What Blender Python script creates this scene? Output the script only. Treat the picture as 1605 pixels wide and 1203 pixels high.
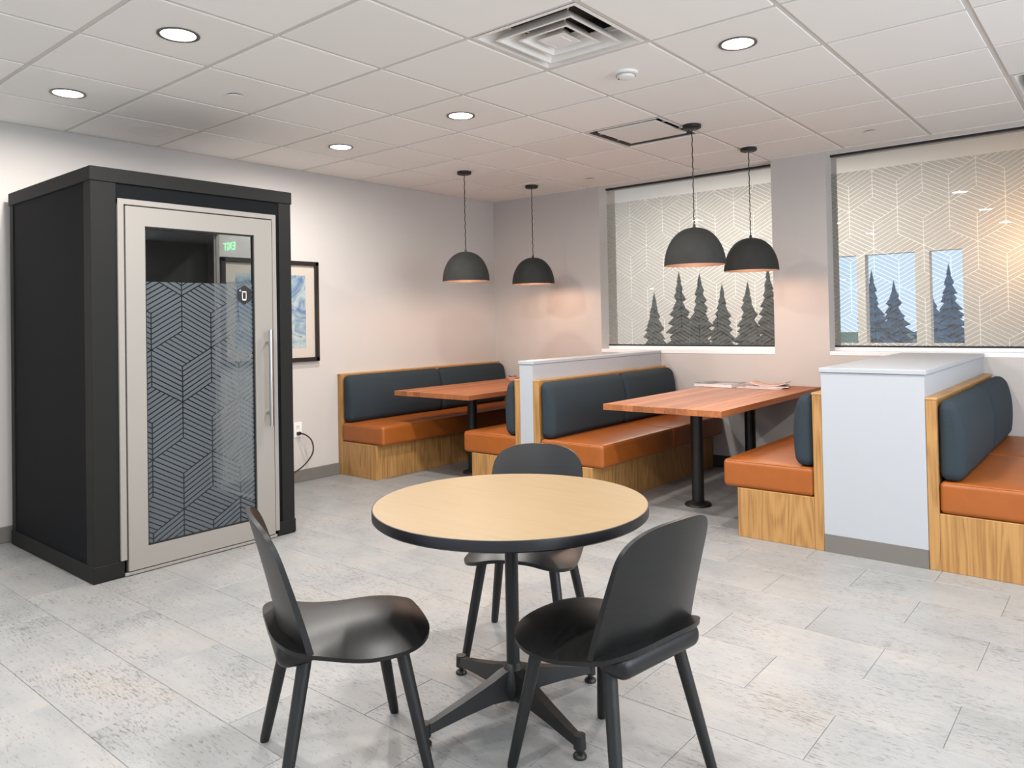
import bpy, bmesh, math, random
from mathutils import Vector, Matrix
random.seed(7)
PI = math.pi
SC = bpy.context.scene
COL = SC.collection
for o in list(bpy.data.objects):
    bpy.data.objects.remove(o)

# ------------------------------------------------------------------ camera, world, light, exposure
H = 2.627                      # ceiling height
T = 0.6096                     # ceiling module
XL = -0.035                    # left wall plane
YW = 4.32                      # window wall plane
YG = 4.465                     # glass plane
XR, YF = 8.4, -5.2             # wall to the right of / behind the camera

cam = bpy.data.cameras.new('camera')
cam.sensor_fit = 'HORIZONTAL'
cam.sensor_width = 36.0
cam.lens = 1179.81 * 36.0 / 1605.0
cam.shift_x = 0.0
cam.shift_y = (485.146 - 601.5) / 1605.0
cam.clip_start = 0.05
cam.clip_end = 200
camo = bpy.data.objects.new('camera', cam)
COL.objects.link(camo)
yaw, pitch, roll = -0.69239, 0.01564, -0.01926
fwd = Vector((math.sin(yaw) * math.cos(pitch), math.cos(yaw) * math.cos(pitch), math.sin(pitch)))
rgt = Vector((math.cos(yaw), -math.sin(yaw), 0))
upv = rgt.cross(fwd)
r2 = rgt * math.cos(roll) + upv * math.sin(roll)
u2 = -rgt * math.sin(roll) + upv * math.cos(roll)
M = Matrix((( r2.x, u2.x, -fwd.x, 5.40148), (r2.y, u2.y, -fwd.y, -1.94414), (r2.z, u2.z, -fwd.z, H - 1.31685), (0, 0, 0, 1)))
camo.matrix_world = M
SC.camera = camo

world = bpy.data.worlds.new('world')
SC.world = world
world.use_nodes = True
bg = world.node_tree.nodes['Background']
bg.inputs[0].default_value = (0.62, 0.78, 1.0, 1)
bg.inputs[1].default_value = 0.75

SC.view_settings.view_transform = 'Standard'
SC.view_settings.look = 'None'
SC.view_settings.gamma = 1.0
SC.view_settings.use_curve_mapping = False
SC.view_settings.exposure = 1.2


def area_light(name, loc, rot, size, energy, color, size_y=None, spread=None, shape=None):
    l = bpy.data.lights.new(name, 'AREA')
    l.energy = energy
    l.color = color
    l.shape = shape or ('RECTANGLE' if size_y else 'DISK')
    l.size = size
    if size_y:
        l.size_y = size_y
    if spread:
        l.spread = spread
    o = bpy.data.objects.new(name, l)
    COL.objects.link(o)
    o.location = loc
    o.rotation_euler = rot
    return o


# daylight entering by the windows in the wall behind the camera and the wall to the right
DAY = (0.86, 0.93, 1.0)
area_light('daylight_rear_window', (3.6, YF + 0.03, 1.55), (PI / 2, 0, PI), 6.4, 250, DAY, 1.9)
area_light('daylight_side_window', (XR - 0.03, 0.2, 1.55), (PI / 2, 0, PI / 2), 5.0, 62, DAY, 1.9)
# lamps of the hall behind the glass
area_light('hall_lamp', (0.5, 8.2, 3.9), (0, 0, 0), 4.5, 190, (1.0, 0.94, 0.88), 2.5)
area_light('hall_warm_lamp', (4.35, 10.2, 2.25), (PI / 2, 0, 0), 0.5, 6, (1.0, 0.58, 0.28), 0.5)

LAMP = (1.0, 0.965, 0.925)
DOWN_W = 13.0


# ------------------------------------------------------------------ helpers
def lin(c):
    return tuple(((v / 255) / 12.92 if v / 255 <= 0.04045 else ((v / 255 + 0.055) / 1.055) ** 2.4) for v in c)


class N:
    """small node helper"""
    def __init__(self, name):
        self.m = bpy.data.materials.new(name)
        self.m.use_nodes = True
        self.t = self.m.node_tree
        self.b = self.t.nodes['Principled BSDF']
        self.out = self.t.nodes['Material Output']

    def n(self, typ, **kw):
        nd = self.t.nodes.new(typ)
        for k, v in kw.items():
            if k in nd.inputs.keys():
                nd.inputs[k].default_value = v
            else:
                setattr(nd, k, v)
        return nd

    def l(self, a, b):
        self.t.links.new(a, b)

    def coords(self, kind='Object', scale=(1, 1, 1), rot=(0, 0, 0), per_object=False):
        if kind == 'World':
            src = self.n('ShaderNodeNewGeometry').outputs['Position']
        else:
            src = self.n('ShaderNodeTexCoord').outputs[kind]
        if per_object:
            oi = self.n('ShaderNodeObjectInfo')
            ad = self.n('ShaderNodeVectorMath', operation='MULTIPLY_ADD')
            self.l(oi.outputs['Random'], ad.inputs[0])
            ad.inputs[1].default_value = (7.3, 11.1, 5.7)
            self.l(src, ad.inputs[2])
            src = ad.outputs[0]
        mp = self.n('ShaderNodeMapping')
        mp.inputs['Scale'].default_value = scale
        mp.inputs['Rotation'].default_value = rot
        self.l(src, mp.inputs[0])
        return mp.outputs[0]

    def noise(self, vec, scale=5, detail=4, rough=0.55, dist=0.0):
        nd = self.n('ShaderNodeTexNoise')
        nd.inputs['Scale'].default_value = scale
        nd.inputs['Detail'].default_value = detail
        nd.inputs['Roughness'].default_value = rough
        nd.inputs['Distortion'].default_value = dist
        self.l(vec, nd.inputs['Vector'])
        return nd.outputs['Fac']

    def ramp(self, fac, stops):
        nd = self.n('ShaderNodeValToRGB')
        cr = nd.color_ramp
        while len(cr.elements) > 1:
            cr.elements.remove(cr.elements[-1])
        for i, (p, c) in enumerate(stops):
            e = cr.elements[0] if i == 0 else cr.elements.new(p)
            e.position = p
            e.color = (*c, 1)
        self.l(fac, nd.inputs[0])
        return nd.outputs[0]

    def mix(self, fac, a, b, mode='MIX'):
        nd = self.n('ShaderNodeMix', data_type='RGBA', blend_type=mode)
        for k, v in ((0, fac), (6, a), (7, b)):
            if hasattr(v, 'links'):
                self.l(v, nd.inputs[k])
            elif k == 0:
                nd.inputs[0].default_value = v
            else:
                nd.inputs[k].default_value = (*v, 1)
        return nd.outputs[2]

    def bump(self, h, strength=0.2, dist=0.005):
        nd = self.n('ShaderNodeBump')
        nd.inputs['Strength'].default_value = strength
        nd.inputs['Distance'].default_value = dist
        self.l(h, nd.inputs['Height'])
        self.l(nd.outputs[0], self.b.inputs['Normal'])


def plain(name, c, rough=0.5, metal=0.0, spec=0.5, noise=0.0, nscale=60, bump=0.0):
    k = N(name)
    c = lin(c)
    k.b.inputs['Base Color'].default_value = (*c, 1)
    k.b.inputs['Roughness'].default_value = rough
    k.b.inputs['Metallic'].default_value = metal
    k.b.inputs['Specular IOR Level'].default_value = spec
    if noise or bump:
        f = k.noise(k.coords(), nscale, 3)
        if noise:
            k.l(k.ramp(f, [(0.3, tuple(v * (1 - noise) for v in c)), (0.7, tuple(min(1, v * (1 + noise)) for v in c))]), k.b.inputs['Base Color'])
        if bump:
            k.bump(f, bump, 0.002)
    return k.m


def wood(name, light, dark, axis=2, rough=0.42, per_object=True, grain=1.0, tint=0.0, figure=0.35):
    """oak-like: long streaks along an axis, cathedral figure"""
    k = N(name)
    sc = [90 * grain] * 3
    sc[axis] = 3.0 * grain
    v = k.coords('Object', tuple(sc), per_object=per_object)
    f1 = k.noise(v, 1.0, 6, 0.62, 0.4)
    sc2 = [7.0 * grain] * 3
    sc2[axis] = 0.8 * grain
    v2 = k.coords('Object', tuple(sc2), per_object=per_object)
    f2 = k.noise(v2, 1.0, 2, 0.5, 0.2)
    mm = k.n('ShaderNodeMath', operation='MULTIPLY')
    k.l(f2, mm.inputs[0]); mm.inputs[1].default_value = 62.0
    sn = k.n('ShaderNodeMath', operation='SINE')
    k.l(mm.outputs[0], sn.inputs[0])
    ma = k.n('ShaderNodeMath', operation='MULTIPLY_ADD')
    k.l(sn.outputs[0], ma.inputs[0]); ma.inputs[1].default_value = 0.11 * figure / 0.35; k.l(f1, ma.inputs[2])
    lc, dc = lin(light), lin(dark)
    col = k.ramp(ma.outputs[0], [(0.28, dc), (0.5, tuple((a * 2 + b) / 3 for a, b in zip(lc, dc))), (0.72, lc)])
    if tint:
        oi = k.n('ShaderNodeObjectInfo')
        tr = k.ramp(oi.outputs['Random'], [(0, (1 - tint, (1 - tint) * 0.95, (1 - tint) * 0.9)), (1, (1 + tint * 0.6, 1 + tint * 0.6, 1 + tint * 0.6))])
        col = k.mix(1.0, col, tr, 'MULTIPLY')
    k.l(col, k.b.inputs['Base Color'])
    k.b.inputs['Roughness'].default_value = rough
    k.bump(ma.outputs[0], 0.08, 0.001)
    return k.m


def emit(name, c, s):
    k = N(name)
    k.b.inputs['Base Color'].default_value = (*lin(c), 1)
    k.b.inputs['Emission Color'].default_value = (*lin(c), 1)
    k.b.inputs['Emission Strength'].default_value = s
    return k.m


def glass_mat(name, tint=(0.96, 0.97, 0.96)):
    k = N(name)
    tr = k.n('ShaderNodeBsdfTransparent'); tr.inputs[0].default_value = (*tint, 1)
    gl = k.n('ShaderNodeBsdfGlossy'); gl.inputs['Roughness'].default_value = 0.0
    fr = k.n('ShaderNodeFresnel')
    ge = k.n('ShaderNodeNewGeometry')
    mr = k.n('ShaderNodeMapRange')          # inside faces get the inverse index, so a flat pane never mirrors from within
    mr.inputs['To Min'].default_value = 1.45
    mr.inputs['To Max'].default_value = 1 / 1.45
    k.l(ge.outputs['Backfacing'], mr.inputs['Value']); k.l(mr.outputs[0], fr.inputs[0])
    mx = k.n('ShaderNodeMixShader')
    k.l(fr.outputs[0], mx.inputs[0]); k.l(tr.outputs[0], mx.inputs[1]); k.l(gl.outputs[0], mx.inputs[2])
    k.l(mx.outputs[0], k.out.inputs[0])
    return k.m


def film_mat(name, c, through=0.5, tc=(1, 1, 1)):
    k = N(name)
    tr = k.n('ShaderNodeBsdfTransparent'); tr.inputs[0].default_value = (*tc, 1)
    df = k.n('ShaderNodeBsdfDiffuse'); df.inputs[0].default_value = (*lin(c), 1)
    tl = k.n('ShaderNodeBsdfTranslucent'); tl.inputs[0].default_value = (*lin(c), 1)
    m1 = k.n('ShaderNodeMixShader'); m1.inputs[0].default_value = 0.5
    k.l(df.outputs[0], m1.inputs[1]); k.l(tl.outputs[0], m1.inputs[2])
    m2 = k.n('ShaderNodeMixShader'); m2.inputs[0].default_value = through
    k.l(m1.outputs[0], m2.inputs[1]); k.l(tr.outputs[0], m2.inputs[2])
    k.l(m2.outputs[0], k.out.inputs[0])
    return k.m


class MB:
    """collects shapes in world coordinates, builds ONE mesh object"""
    def __init__(self):
        self.v = []
        self.f = []

    def add(self, vs, fs):
        b = len(self.v)
        self.v += [tuple(p) for p in vs]
        self.f += [tuple(i + b for i in f) for f in fs]
        return self

    def box(self, a, b, r=0.0, seg=2):
        x0, y0, z0 = (min(p, q) for p, q in zip(a, b))
        x1, y1, z1 = (max(p, q) for p, q in zip(a, b))
        if r <= 0:
            vs = [(x0, y0, z0), (x1, y0, z0), (x1, y1, z0), (x0, y1, z0), (x0, y0, z1), (x1, y0, z1), (x1, y1, z1), (x0, y1, z1)]
            return self.add(vs, [(0, 3, 2, 1), (4, 5, 6, 7), (0, 1, 5, 4), (1, 2, 6, 5), (2, 3, 7, 6), (3, 0, 4, 7)])
        bm = bmesh.new()
        bmesh.ops.create_cube(bm, size=1)
        for w in bm.verts:
            w.co = ((x0 + x1) / 2 + w.co.x * (x1 - x0), (y0 + y1) / 2 + w.co.y * (y1 - y0), (z0 + z1) / 2 + w.co.z * (z1 - z0))
        bmesh.ops.bevel(bm, geom=bm.edges[:] + bm.verts[:], offset=r, segments=seg, profile=0.5, affect='EDGES')
        bm.verts.index_update()
        self.add([w.co[:] for w in bm.verts], [[w.index for w in f.verts] for f in bm.faces])
        bm.free()
        return self

    def puff(self, a, b, r=0.03, bulge=(0.0, 0.0, 0.0), n=12, m=4):
        """upholstered block: rounded edges (radius r), faces bulged along each axis"""
        lo = [min(p, q) for p, q in zip(a, b)]
        hi = [max(p, q) for p, q in zip(a, b)]
        ctr = [(p + q) / 2 for p, q in zip(lo, hi)]
        hf = [(q - p) / 2 for p, q in zip(lo, hi)]
        r = min(r, min(hf) * 0.98)

        def ticks(h):
            t = []
            for i in range(m + 1):
                t.append(-h + r * (1 - math.cos(PI / 2 * i / m)) if False else -h + r * i / m)
            k = max(2, n)
            for i in range(1, k):
                t.append(-h + r + (2 * h - 2 * r) * i / k)
            t += [-q for q in reversed(t[:m + 1])]
            return t
        tk = [ticks(h) for h in hf]
        idx = {}
        vs, fs = [], []

        def vert(p):
            key = tuple(round(c, 6) for c in p)
            if key in idx:
                return idx[key]
            inner = [max(-(h - r), min(h - r, c)) for c, h in zip(p, hf)]
            d = Vector([c - i for c, i in zip(p, inner)])
            if d.length > 1e-9:
                # cube-to-sphere mapping of the rounding zone
                mx = max(abs(c) for c in d)
                q = d.normalized() * r if mx >= r - 1e-6 else d
                p2 = [i + c for i, c in zip(inner, q)]
            else:
                p2 = list(p)
            u = [c / h for c, h in zip(p2, hf)]
            for ax in range(3):
                if bulge[ax]:
                    o1, o2 = [k for k in range(3) if k != ax]
                    p2[ax] += bulge[ax] * u[ax] * (1 - abs(u[o1]) ** 3) * (1 - abs(u[o2]) ** 3)
            idx[key] = len(vs)
            vs.append(tuple(c + q for c, q in zip(p2, ctr)))
            return idx[key]
        for ax in range(3):
            o1, o2 = [(1, 2), (2, 0), (0, 1)][ax]
            for sgn in (-1, 1):
                A, B = tk[o1], tk[o2]
                for i in range(len(A) - 1):
                    for j in range(len(B) - 1):
                        q = []
                        for (ii, jj) in ((i, j), (i + 1, j), (i + 1, j + 1), (i, j + 1)):
                            p = [0, 0, 0]
                            p[ax] = sgn * hf[ax]; p[o1] = A[ii]; p[o2] = B[jj]
                            q.append(vert(p))
                        fs.append(tuple(q) if sgn > 0 else tuple(reversed(q)))
        return self.add(vs, fs)

    def cyl(self, p0, p1, r0, r1=None, n=20, cap=True):
        r1 = r0 if r1 is None else r1
        p0, p1 = Vector(p0), Vector(p1)
        d = (p1 - p0).normalized()
        a = d.orthogonal().normalized()
        b = d.cross(a)
        vs = []
        for p, r in ((p0, r0), (p1, r1)):
            for i in range(n):
                t = 2 * PI * i / n
                vs.append(p + (a * math.cos(t) + b * math.sin(t)) * r)
        fs = [(i, (i + 1) % n, n + (i + 1) % n, n + i) for i in range(n)]
        if cap:
            fs += [tuple(reversed(range(n))), tuple(range(n, 2 * n))]
        return self.add(vs, fs)

    def lathe(self, c, prof, n=40, close=False):
        """prof: (radius, z) list, about vertical axis at c"""
        vs, fs = [], []
        for (r, z) in prof:
            for i in range(n):
                t = 2 * PI * i / n
                vs.append((c[0] + r * math.cos(t), c[1] + r * math.sin(t), c[2] + z))
        m = len(prof)
        for k in range(m - 1 + (1 if close else 0)):
            k2 = (k + 1) % m
            for i in range(n):
                j = (i + 1) % n
                fs.append((k * n + i, k * n + j, k2 * n + j, k2 * n + i))
        return self.add(vs, fs)

    def tube(self, pts, r, n=8):
        pts = [Vector(p) for p in pts]
        vs, fs = [], []
        pa = None
        for k, p in enumerate(pts):
            d = (pts[min(k + 1, len(pts) - 1)] - pts[max(k - 1, 0)]).normalized()
            a = d.orthogonal().normalized() if pa is None else (pa - d * pa.dot(d)).normalized()
            pa = a
            b = d.cross(a)
            for i in range(n):
                t = 2 * PI * i / n
                vs.append(p + (a * math.cos(t) + b * math.sin(t)) * r)
        for k in range(len(pts) - 1):
            for i in range(n):
                j = (i + 1) % n
                fs.append((k * n + i, k * n + j, (k + 1) * n + j, (k + 1) * n + i))
        fs += [tuple(reversed(range(n))), tuple(range((len(pts) - 1) * n, len(pts) * n))]
        return self.add(vs, fs)

    def prism(self, poly, axis, a, b):
        """extrude polygon (2D in the other two axes, cyclic order) along axis from a to b"""
        def P(q, h):
            p = [0, 0, 0]
            o = [(1, 2), (2, 0), (0, 1)][axis]
            p[axis] = h; p[o[0]] = q[0]; p[o[1]] = q[1]
            return tuple(p)
        n = len(poly)
        vs = [P(q, a) for q in poly] + [P(q, b) for q in poly]
        fs = [tuple(reversed(range(n))), tuple(range(n, 2 * n))] + [(i, (i + 1) % n, n + (i + 1) % n, n + i) for i in range(n)]
        return self.add(vs, fs)

    def build(self, name, mat, parent=None, smooth=False, angle=35, origin=None, fixn=True):
        off = Vector((0, 0, 0))
        if parent is not None:
            q = parent
            while q.parent is not None:
                q = q.parent
            off = Vector(q.location)
        elif origin is not None:
            off = Vector(origin)
        me = bpy.data.meshes.new(name)
        me.from_pydata([(p[0] - off.x, p[1] - off.y, p[2] - off.z) for p in self.v], [], self.f)
        if fixn:
            bm = bmesh.new(); bm.from_mesh(me)
            bmesh.ops.recalc_face_normals(bm, faces=bm.faces[:])
            bm.to_mesh(me); bm.free()
        if smooth:
            for p in me.polygons:
                p.use_smooth = True
            me.set_sharp_from_angle(angle=math.radians(angle))
        me.materials.append(mat)
        me.update()
        o = bpy.data.objects.new(name, me)
        COL.objects.link(o)
        if parent is not None:
            o.parent = parent
        else:
            o.location = off
        return o


def tag(o, label=None, cat=None, group=None, kind=None):
    for k, v in (('label', label), ('category', cat), ('group', group), ('kind', kind)):
        if v:
            o[k] = v
    return o


def empty(name, loc, label=None, cat=None, group=None, kind=None, rz=0):
    o = bpy.data.objects.new(name, None)
    o.empty_display_size = 0.1
    COL.objects.link(o)
    o.location = loc
    o.rotation_euler = (0, 0, rz)
    return tag(o, label, cat, group, kind)


def copy_tree(o, parent=None):
    c = o.copy()
    COL.objects.link(c)
    c.parent = parent
    for ch in list(o.children):
        copy_tree(ch, c)
    return c


def clip(poly, lo, hi):
    """clip convex polygon to a rectangle"""
    for ax in (0, 1):
        for bound, sg in ((lo[ax], 1), (hi[ax], -1)):
            out = []
            for i in range(len(poly)):
                p, q = poly[i], poly[(i + 1) % len(poly)]
                a, b = (p[ax] - bound) * sg, (q[ax] - bound) * sg
                if a >= 0:
                    out.append(p)
                if (a >= 0) != (b >= 0):
                    t = a / (a - b)
                    out.append((p[0] + (q[0] - p[0]) * t, p[1] + (q[1] - p[1]) * t))
            poly = out
            if len(poly) < 3:
                return []
    return poly


def film_polys(lo, hi, u0, v0, s, n, line, seed):
    """striped tumbling-block pattern: list of clipped band polygons in (u, v)"""
    rnd = random.Random(seed)
    w = s * math.sqrt(3) / 2
    P = lambda q, r: (u0 + q * w, v0 + q * s / 2 + r * s)
    dirs = [(1, 0), (0, 1), (-1, 1), (-1, 0), (0, -1), (1, -1)]
    res = []
    q0, q1 = int((lo[0] - u0) / w) - 2, int((hi[0] - u0) / w) + 2
    for q in range(q0, q1 + 1):
        base = (lo[1] - v0) / s - q / 2
        for r in range(int(base) - 3, int(base + (hi[1] - lo[1]) / s) + 4):
            if (q - r) % 3 != 1:
                continue
            for k, d in enumerate(dirs):
                if (q + d[0] - r - d[1]) % 3 != 2:
                    continue
                h1 = (q + dirs[(k + 1) % 6][0], r + dirs[(k + 1) % 6][1])
                a, b, h = P(q, r), P(q + d[0], r + d[1]), P(*h1)
                e1 = (a[0] - h[0], a[1] - h[1])
                e2 = (b[0] - h[0], b[1] - h[1])
                if abs(e1[0]) < 1e-6:
                    e1, e2 = e2, e1
                elif abs(e2[0]) > 1e-6 and rnd.random() < 0.5:
                    e1, e2 = e2, e1
                # stripes run along e1, stacked along e2
                g = line / (s * 0.866) / 2
                for i in range(n):
                    t0, t1 = i / n + g, (i + 1) / n - g
                    c = [(h[0] + e1[0] * x + e2[0] * y, h[1] + e1[1] * x + e2[1] * y) for x, y in ((g, t0), (1 - g, t0), (1 - g, t1), (g, t1))]
                    c = clip(c, lo, hi)
                    if c:
                        res.append(c)
    return res


def film_obj(name, mat, parent, polys, to3d):
    mb = MB()
    for p in polys:
        mb.add([to3d(*q) for q in p], [tuple(range(len(p)))])
    o = mb.build(name, mat, parent, fixn=False)
    o['kind'] = 'stuff'
    return o


# ------------------------------------------------------------------ materials
WALL = plain('wall_paint', (197, 191, 186), 0.75, spec=0.25)
WHITE = plain('white_laminate', (174, 177, 182), 0.4)
TRIMW = plain('white_trim', (240, 240, 240), 0.45)
BASEM = plain('grey_rubber_base', (112, 108, 102), 0.55)
GRID = plain('ceiling_grid_paint', (216, 211, 204), 0.85, spec=0.1)


def ceiling_tile_mat():
    k = N('mineral_tile')
    f = k.noise(k.coords('World'), 180, 3)
    oi = k.n('ShaderNodeObjectInfo')
    c = k.ramp(oi.outputs['Random'], [(0, lin((240, 237, 232))), (1, lin((246, 243, 239)))])
    k.l(c, k.b.inputs['Base Color'])
    k.b.inputs['Roughness'].default_value = 0.85
    k.b.inputs['Specular IOR Level'].default_value = 0.2
    k.bump(f, 0.12, 0.002)
    return k.m


def floor_mat():
    k = N('stone_vinyl_tile')
    v = k.coords('World', per_object=True)
    cl = k.noise(v, 2.2, 5, 0.6, 0.3)
    base = k.ramp(cl, [(0.3, lin((138, 140, 140))), (0.5, lin((150, 150, 150))), (0.68, lin((157, 154, 150)))])
    v2 = k.coords('World', (30, 130, 60), per_object=True)
    sp = k.noise(v2, 1.0, 5, 0.75, 0.6)
    m2 = k.noise(v, 3.0, 4, 0.6)
    mm = k.n('ShaderNodeMath', operation='MULTIPLY_ADD')
    k.l(m2, mm.inputs[0]); mm.inputs[1].default_value = 0.30; k.l(sp, mm.inputs[2])
    spk = k.ramp(mm.outputs[0], [(0.50, (0.50, 0.49, 0.48)), (0.605, (1, 1, 1))])
    col = k.mix(1.0, base, spk, 'MULTIPLY')
    v3 = k.coords('World', (2.0, 26, 1), per_object=True)
    st = k.noise(v3, 1.0, 4, 0.6)
    col = k.mix(1.0, col, k.ramp(st, [(0.35, (0.94, 0.94, 0.935)), (0.6, (1, 1, 1))]), 'MULTIPLY')
    oi = k.n('ShaderNodeObjectInfo')
    col = k.mix(1.0, col, k.ramp(oi.outputs['Random'], [(0, (0.95, 0.95, 0.945)), (1, (1.0, 1.0, 1.0))]), 'MULTIPLY')
    k.l(col, k.b.inputs['Base Color'])
    k.b.inputs['Roughness'].default_value = 0.42
    k.bump(mm.outputs[0], 0.06, 0.001)
    return k.m


TILE = ceiling_tile_mat()
FLOOR = floor_mat()
OAK = wood('oak_vertical', (182, 138, 83), (148, 105, 57), 2, figure=0.4)
OAK_H = wood('oak_along', (196, 152, 97), (168, 124, 73), 1)
BLOCK = wood('butcher_block', (172, 106, 60), (134, 76, 42), 1, rough=0.5, tint=0.30, figure=0.1)
LAMIN = wood('maple_laminate', (139, 117, 85), (131, 109, 76), 0, rough=0.45, figure=0.2)
BLACKW = wood('black_stained_ash', (16, 16, 16), (7, 7, 8), 0, rough=0.38, per_object=False, figure=0.5, grain=1.4)
BLACKL = wood('black_stained_leg', (24, 24, 24), (14, 14, 15), 2, rough=0.45, per_object=False)
BLACKM = plain('black_powder_coat', (24, 24, 24), 0.42)
BLACKE = plain('black_edge_band', (22, 22, 26), 0.4)
PENDM = plain('charcoal_shade', (48, 48, 46), 0.75, spec=0.3, noise=0.10, nscale=14)
PENDIN = plain('shade_inside', (70, 54, 46), 0.6)
LEATHER = plain('tan_leather', (154, 83, 28), 0.42, noise=0.06, nscale=9, bump=0.0)
FABRIC = plain('slate_blue_fabric', (47, 56, 62), 0.85, spec=0.2, noise=0.10, nscale=220, bump=0.15)
BOOTHF = plain('charcoal_frame', (29, 29, 28), 0.6, spec=0.2)
BOOTHP = plain('dark_panel', (17, 19, 22), 0.7, spec=0.12, noise=0.08, nscale=300)
BOOTHI = plain('booth_felt', (30, 30, 32), 0.9)
DOORW = plain('door_paint', (145, 140, 134), 0.45)
STEEL = plain('brushed_steel', (190, 188, 184), 0.28, metal=1.0)
GASKET = plain('black_gasket', (20, 20, 22), 0.5)
GLASS = glass_mat('clear_glass')
GLASSB = glass_mat('booth_glass', (0.86, 0.88, 0.88))
FILMW = film_mat('frosted_film_window', (142, 142, 138), 0.52)
FILMB = film_mat('frosted_film_booth', (142, 151, 159), 0.40)
LENS = emit('lamp_lens', (255, 250, 240), 9.0)
BULB = emit('bulb_glass', (255, 200, 150), 1.5)
RING = plain('lamp_trim', (120, 116, 110), 0.35, metal=0.6)
VENT = plain('vent_paint', (236, 233, 228), 0.5)
DUCT = plain('duct_dark', (46, 44, 42), 0.8)
PLAST = plain('white_plastic', (236, 234, 230), 0.45)
CORDM = plain('black_cord', (28, 28, 28), 0.5)

# ------------------------------------------------------------------ floor
fl = MB().box((XL - 0.3, YF - 0.3, -0.1), (XR + 0.3, YW + 0.4, -0.004)).build('floor', FLOOR)
tag(fl, 'pale grey stone-look vinyl tile floor with dark speckle in staggered rows', kind='structure')
TW, TL = 0.315, 0.62
# the camera's ground footprint, to build the tiles one by one where they are seen
RI = Matrix((r2, u2, fwd))
CP = Vector((5.40148, -1.94414, H - 1.31685))


def seen(x, y, z=0.0, m=70):
    c = RI @ (Vector((x, y, z)) - CP)
    if c.z < 0.05:
        return False
    u, v = 802.5 + 1179.81 * c.x / c.z, 485.146 - 1179.81 * c.y / c.z
    return -m < u < 1605 + m and -m < v < 1203 + m


def tile_mesh(name, w, l, th, bev, mat, down=False):
    mb = MB()
    s = -1 if down else 1
    a, b = w / 2, l / 2
    vs = [(-a, -b, 0), (a, -b, 0), (a, b, 0), (-a, b, 0), (-a, -b, s * (th - bev)), (a, -b, s * (th - bev)), (a, b, s * (th - bev)), (-a, b, s * (th - bev)),
          (-a + bev, -b + bev, s * th), (a - bev, -b + bev, s * th), (a - bev, b - bev, s * th), (-a + bev, b - bev, s * th)]
    fs = [(0, 3, 2, 1), (8, 9, 10, 11)]
    for i in range(4):
        j = (i + 1) % 4
        fs += [(i, j, 4 + j, 4 + i), (4 + i, 4 + j, 8 + j, 8 + i)]
    mb.add(vs, fs)
    o = mb.build(name, mat)
    return o


tiles = []
proto = None
cnt = 0
far = MB()
for r in range(-17, 14):
    y0 = r * TW
    ph = 4.30 if r % 2 == 0 else 4.30 + TL / 2
    for k in range(-8, 9):
        x0 = ph + k * TL - TL / 2 * 0
        cx, cy = x0 + TL / 2, y0 + TW / 2
        if cx < XL - TL / 2 or cx > XR + TL / 2 or cy < YF or cy > YW + 0.1:
            continue
        vis = any(seen(x, y) for x in (x0, cx, x0 + TL) for y in (y0, cy, y0 + TW))
        hid = (cx < 1.0 and cy < 0.6 and cy > -0.2)
        if vis and not hid and cnt < 296:
            if proto is None:
                proto = tile_mesh('floor_tile', TL - 0.0014, TW - 0.0014, 0.004, 0.0012, FLOOR)
                o = proto
            else:
                o = proto.copy(); COL.objects.link(o)
            o.parent = fl
            o.location = (cx, cy, -0.004)
            cnt += 1
        else:
            a, b = TL / 2 - 0.0011, TW / 2 - 0.0011
            far.box((cx - a, cy - b, -0.004), (cx + a, cy + b, 0.0))
fo = far.build('floor_tile_field', FLOOR, fl)
tag(fo, kind='stuff')

# ------------------------------------------------------------------ ceiling
ce = MB().box((XL - 0.3, YF - 0.3, H + 0.16), (XR + 0.3, YW + 0.4, H + 0.26)).build('ceiling', DUCT)
tag(ce, 'white suspended tile ceiling with exposed grid', kind='structure')
special = {(5, 1): 'supply', (8, 5): 'supply', (4, 4): 'return'}
nx0, nx1 = 0, int(XR / T) + 1
ny0, ny1 = int(YF / T) - 1, 7
tp = tile_mesh('ceiling_tile', T - 0.026, T - 0.026, 0.016, 0.0015, TILE, down=True)
first = True
for i in range(nx0, nx1 + 1):
    for j in range(ny0, ny1 + 1):
        if (i, j) in special:
            continue
        x0, x1 = max(i * T, XL), min((i + 1) * T, XR)
        y0, y1 = max(j * T, YF), min((j + 1) * T, YW)
        if i == 0:
            x0 = XL
        w, l = x1 - x0, y1 - y0
        if w < 0.08 or l < 0.08:
            if l > 0.02 and w > 0.1:
                MB().box((x0 + 0.01, y0 + 0.01, H - 0.004), (x1 - 0.01, y1, H + 0.01)).build('ceiling_tile', TILE, ce)
            continue
        if abs(w - T) < 1e-3 and abs(l - T) < 1e-3:
            if first:
                o = tp; first = False
            else:
                o = tp.copy(); COL.objects.link(o)
            o.location = ((x0 + x1) / 2, (y0 + y1) / 2, H + 0.011)
        else:
            o = tile_mesh('ceiling_tile', w - 0.026, l - 0.026, 0.016, 0.0015, TILE, down=True)
            o.location = ((x0 + x1) / 2, (y0 + y1) / 2, H + 0.011)
        o.parent = ce
for i in range(nx0, nx1 + 1):
    x = i * T if i else XL + 0.012
    if x < XR:
        MB().box((x - 0.0125, YF, H), (x + 0.0125, YW, H + 0.03)).build('main_runner', GRID, ce)
for j in range(ny0, ny1 + 1):
    y = j * T
    if YF < y < YW:
        MB().box((XL, y - 0.0115, H + 0.0004), (XR, y + 0.0115, H + 0.028)).build('cross_runner', GRID, ce)
MB().box((XL, YW - 0.02, H - 0.001), (XR, YW, H + 0.03)).build('wall_angle', GRID, ce)

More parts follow.
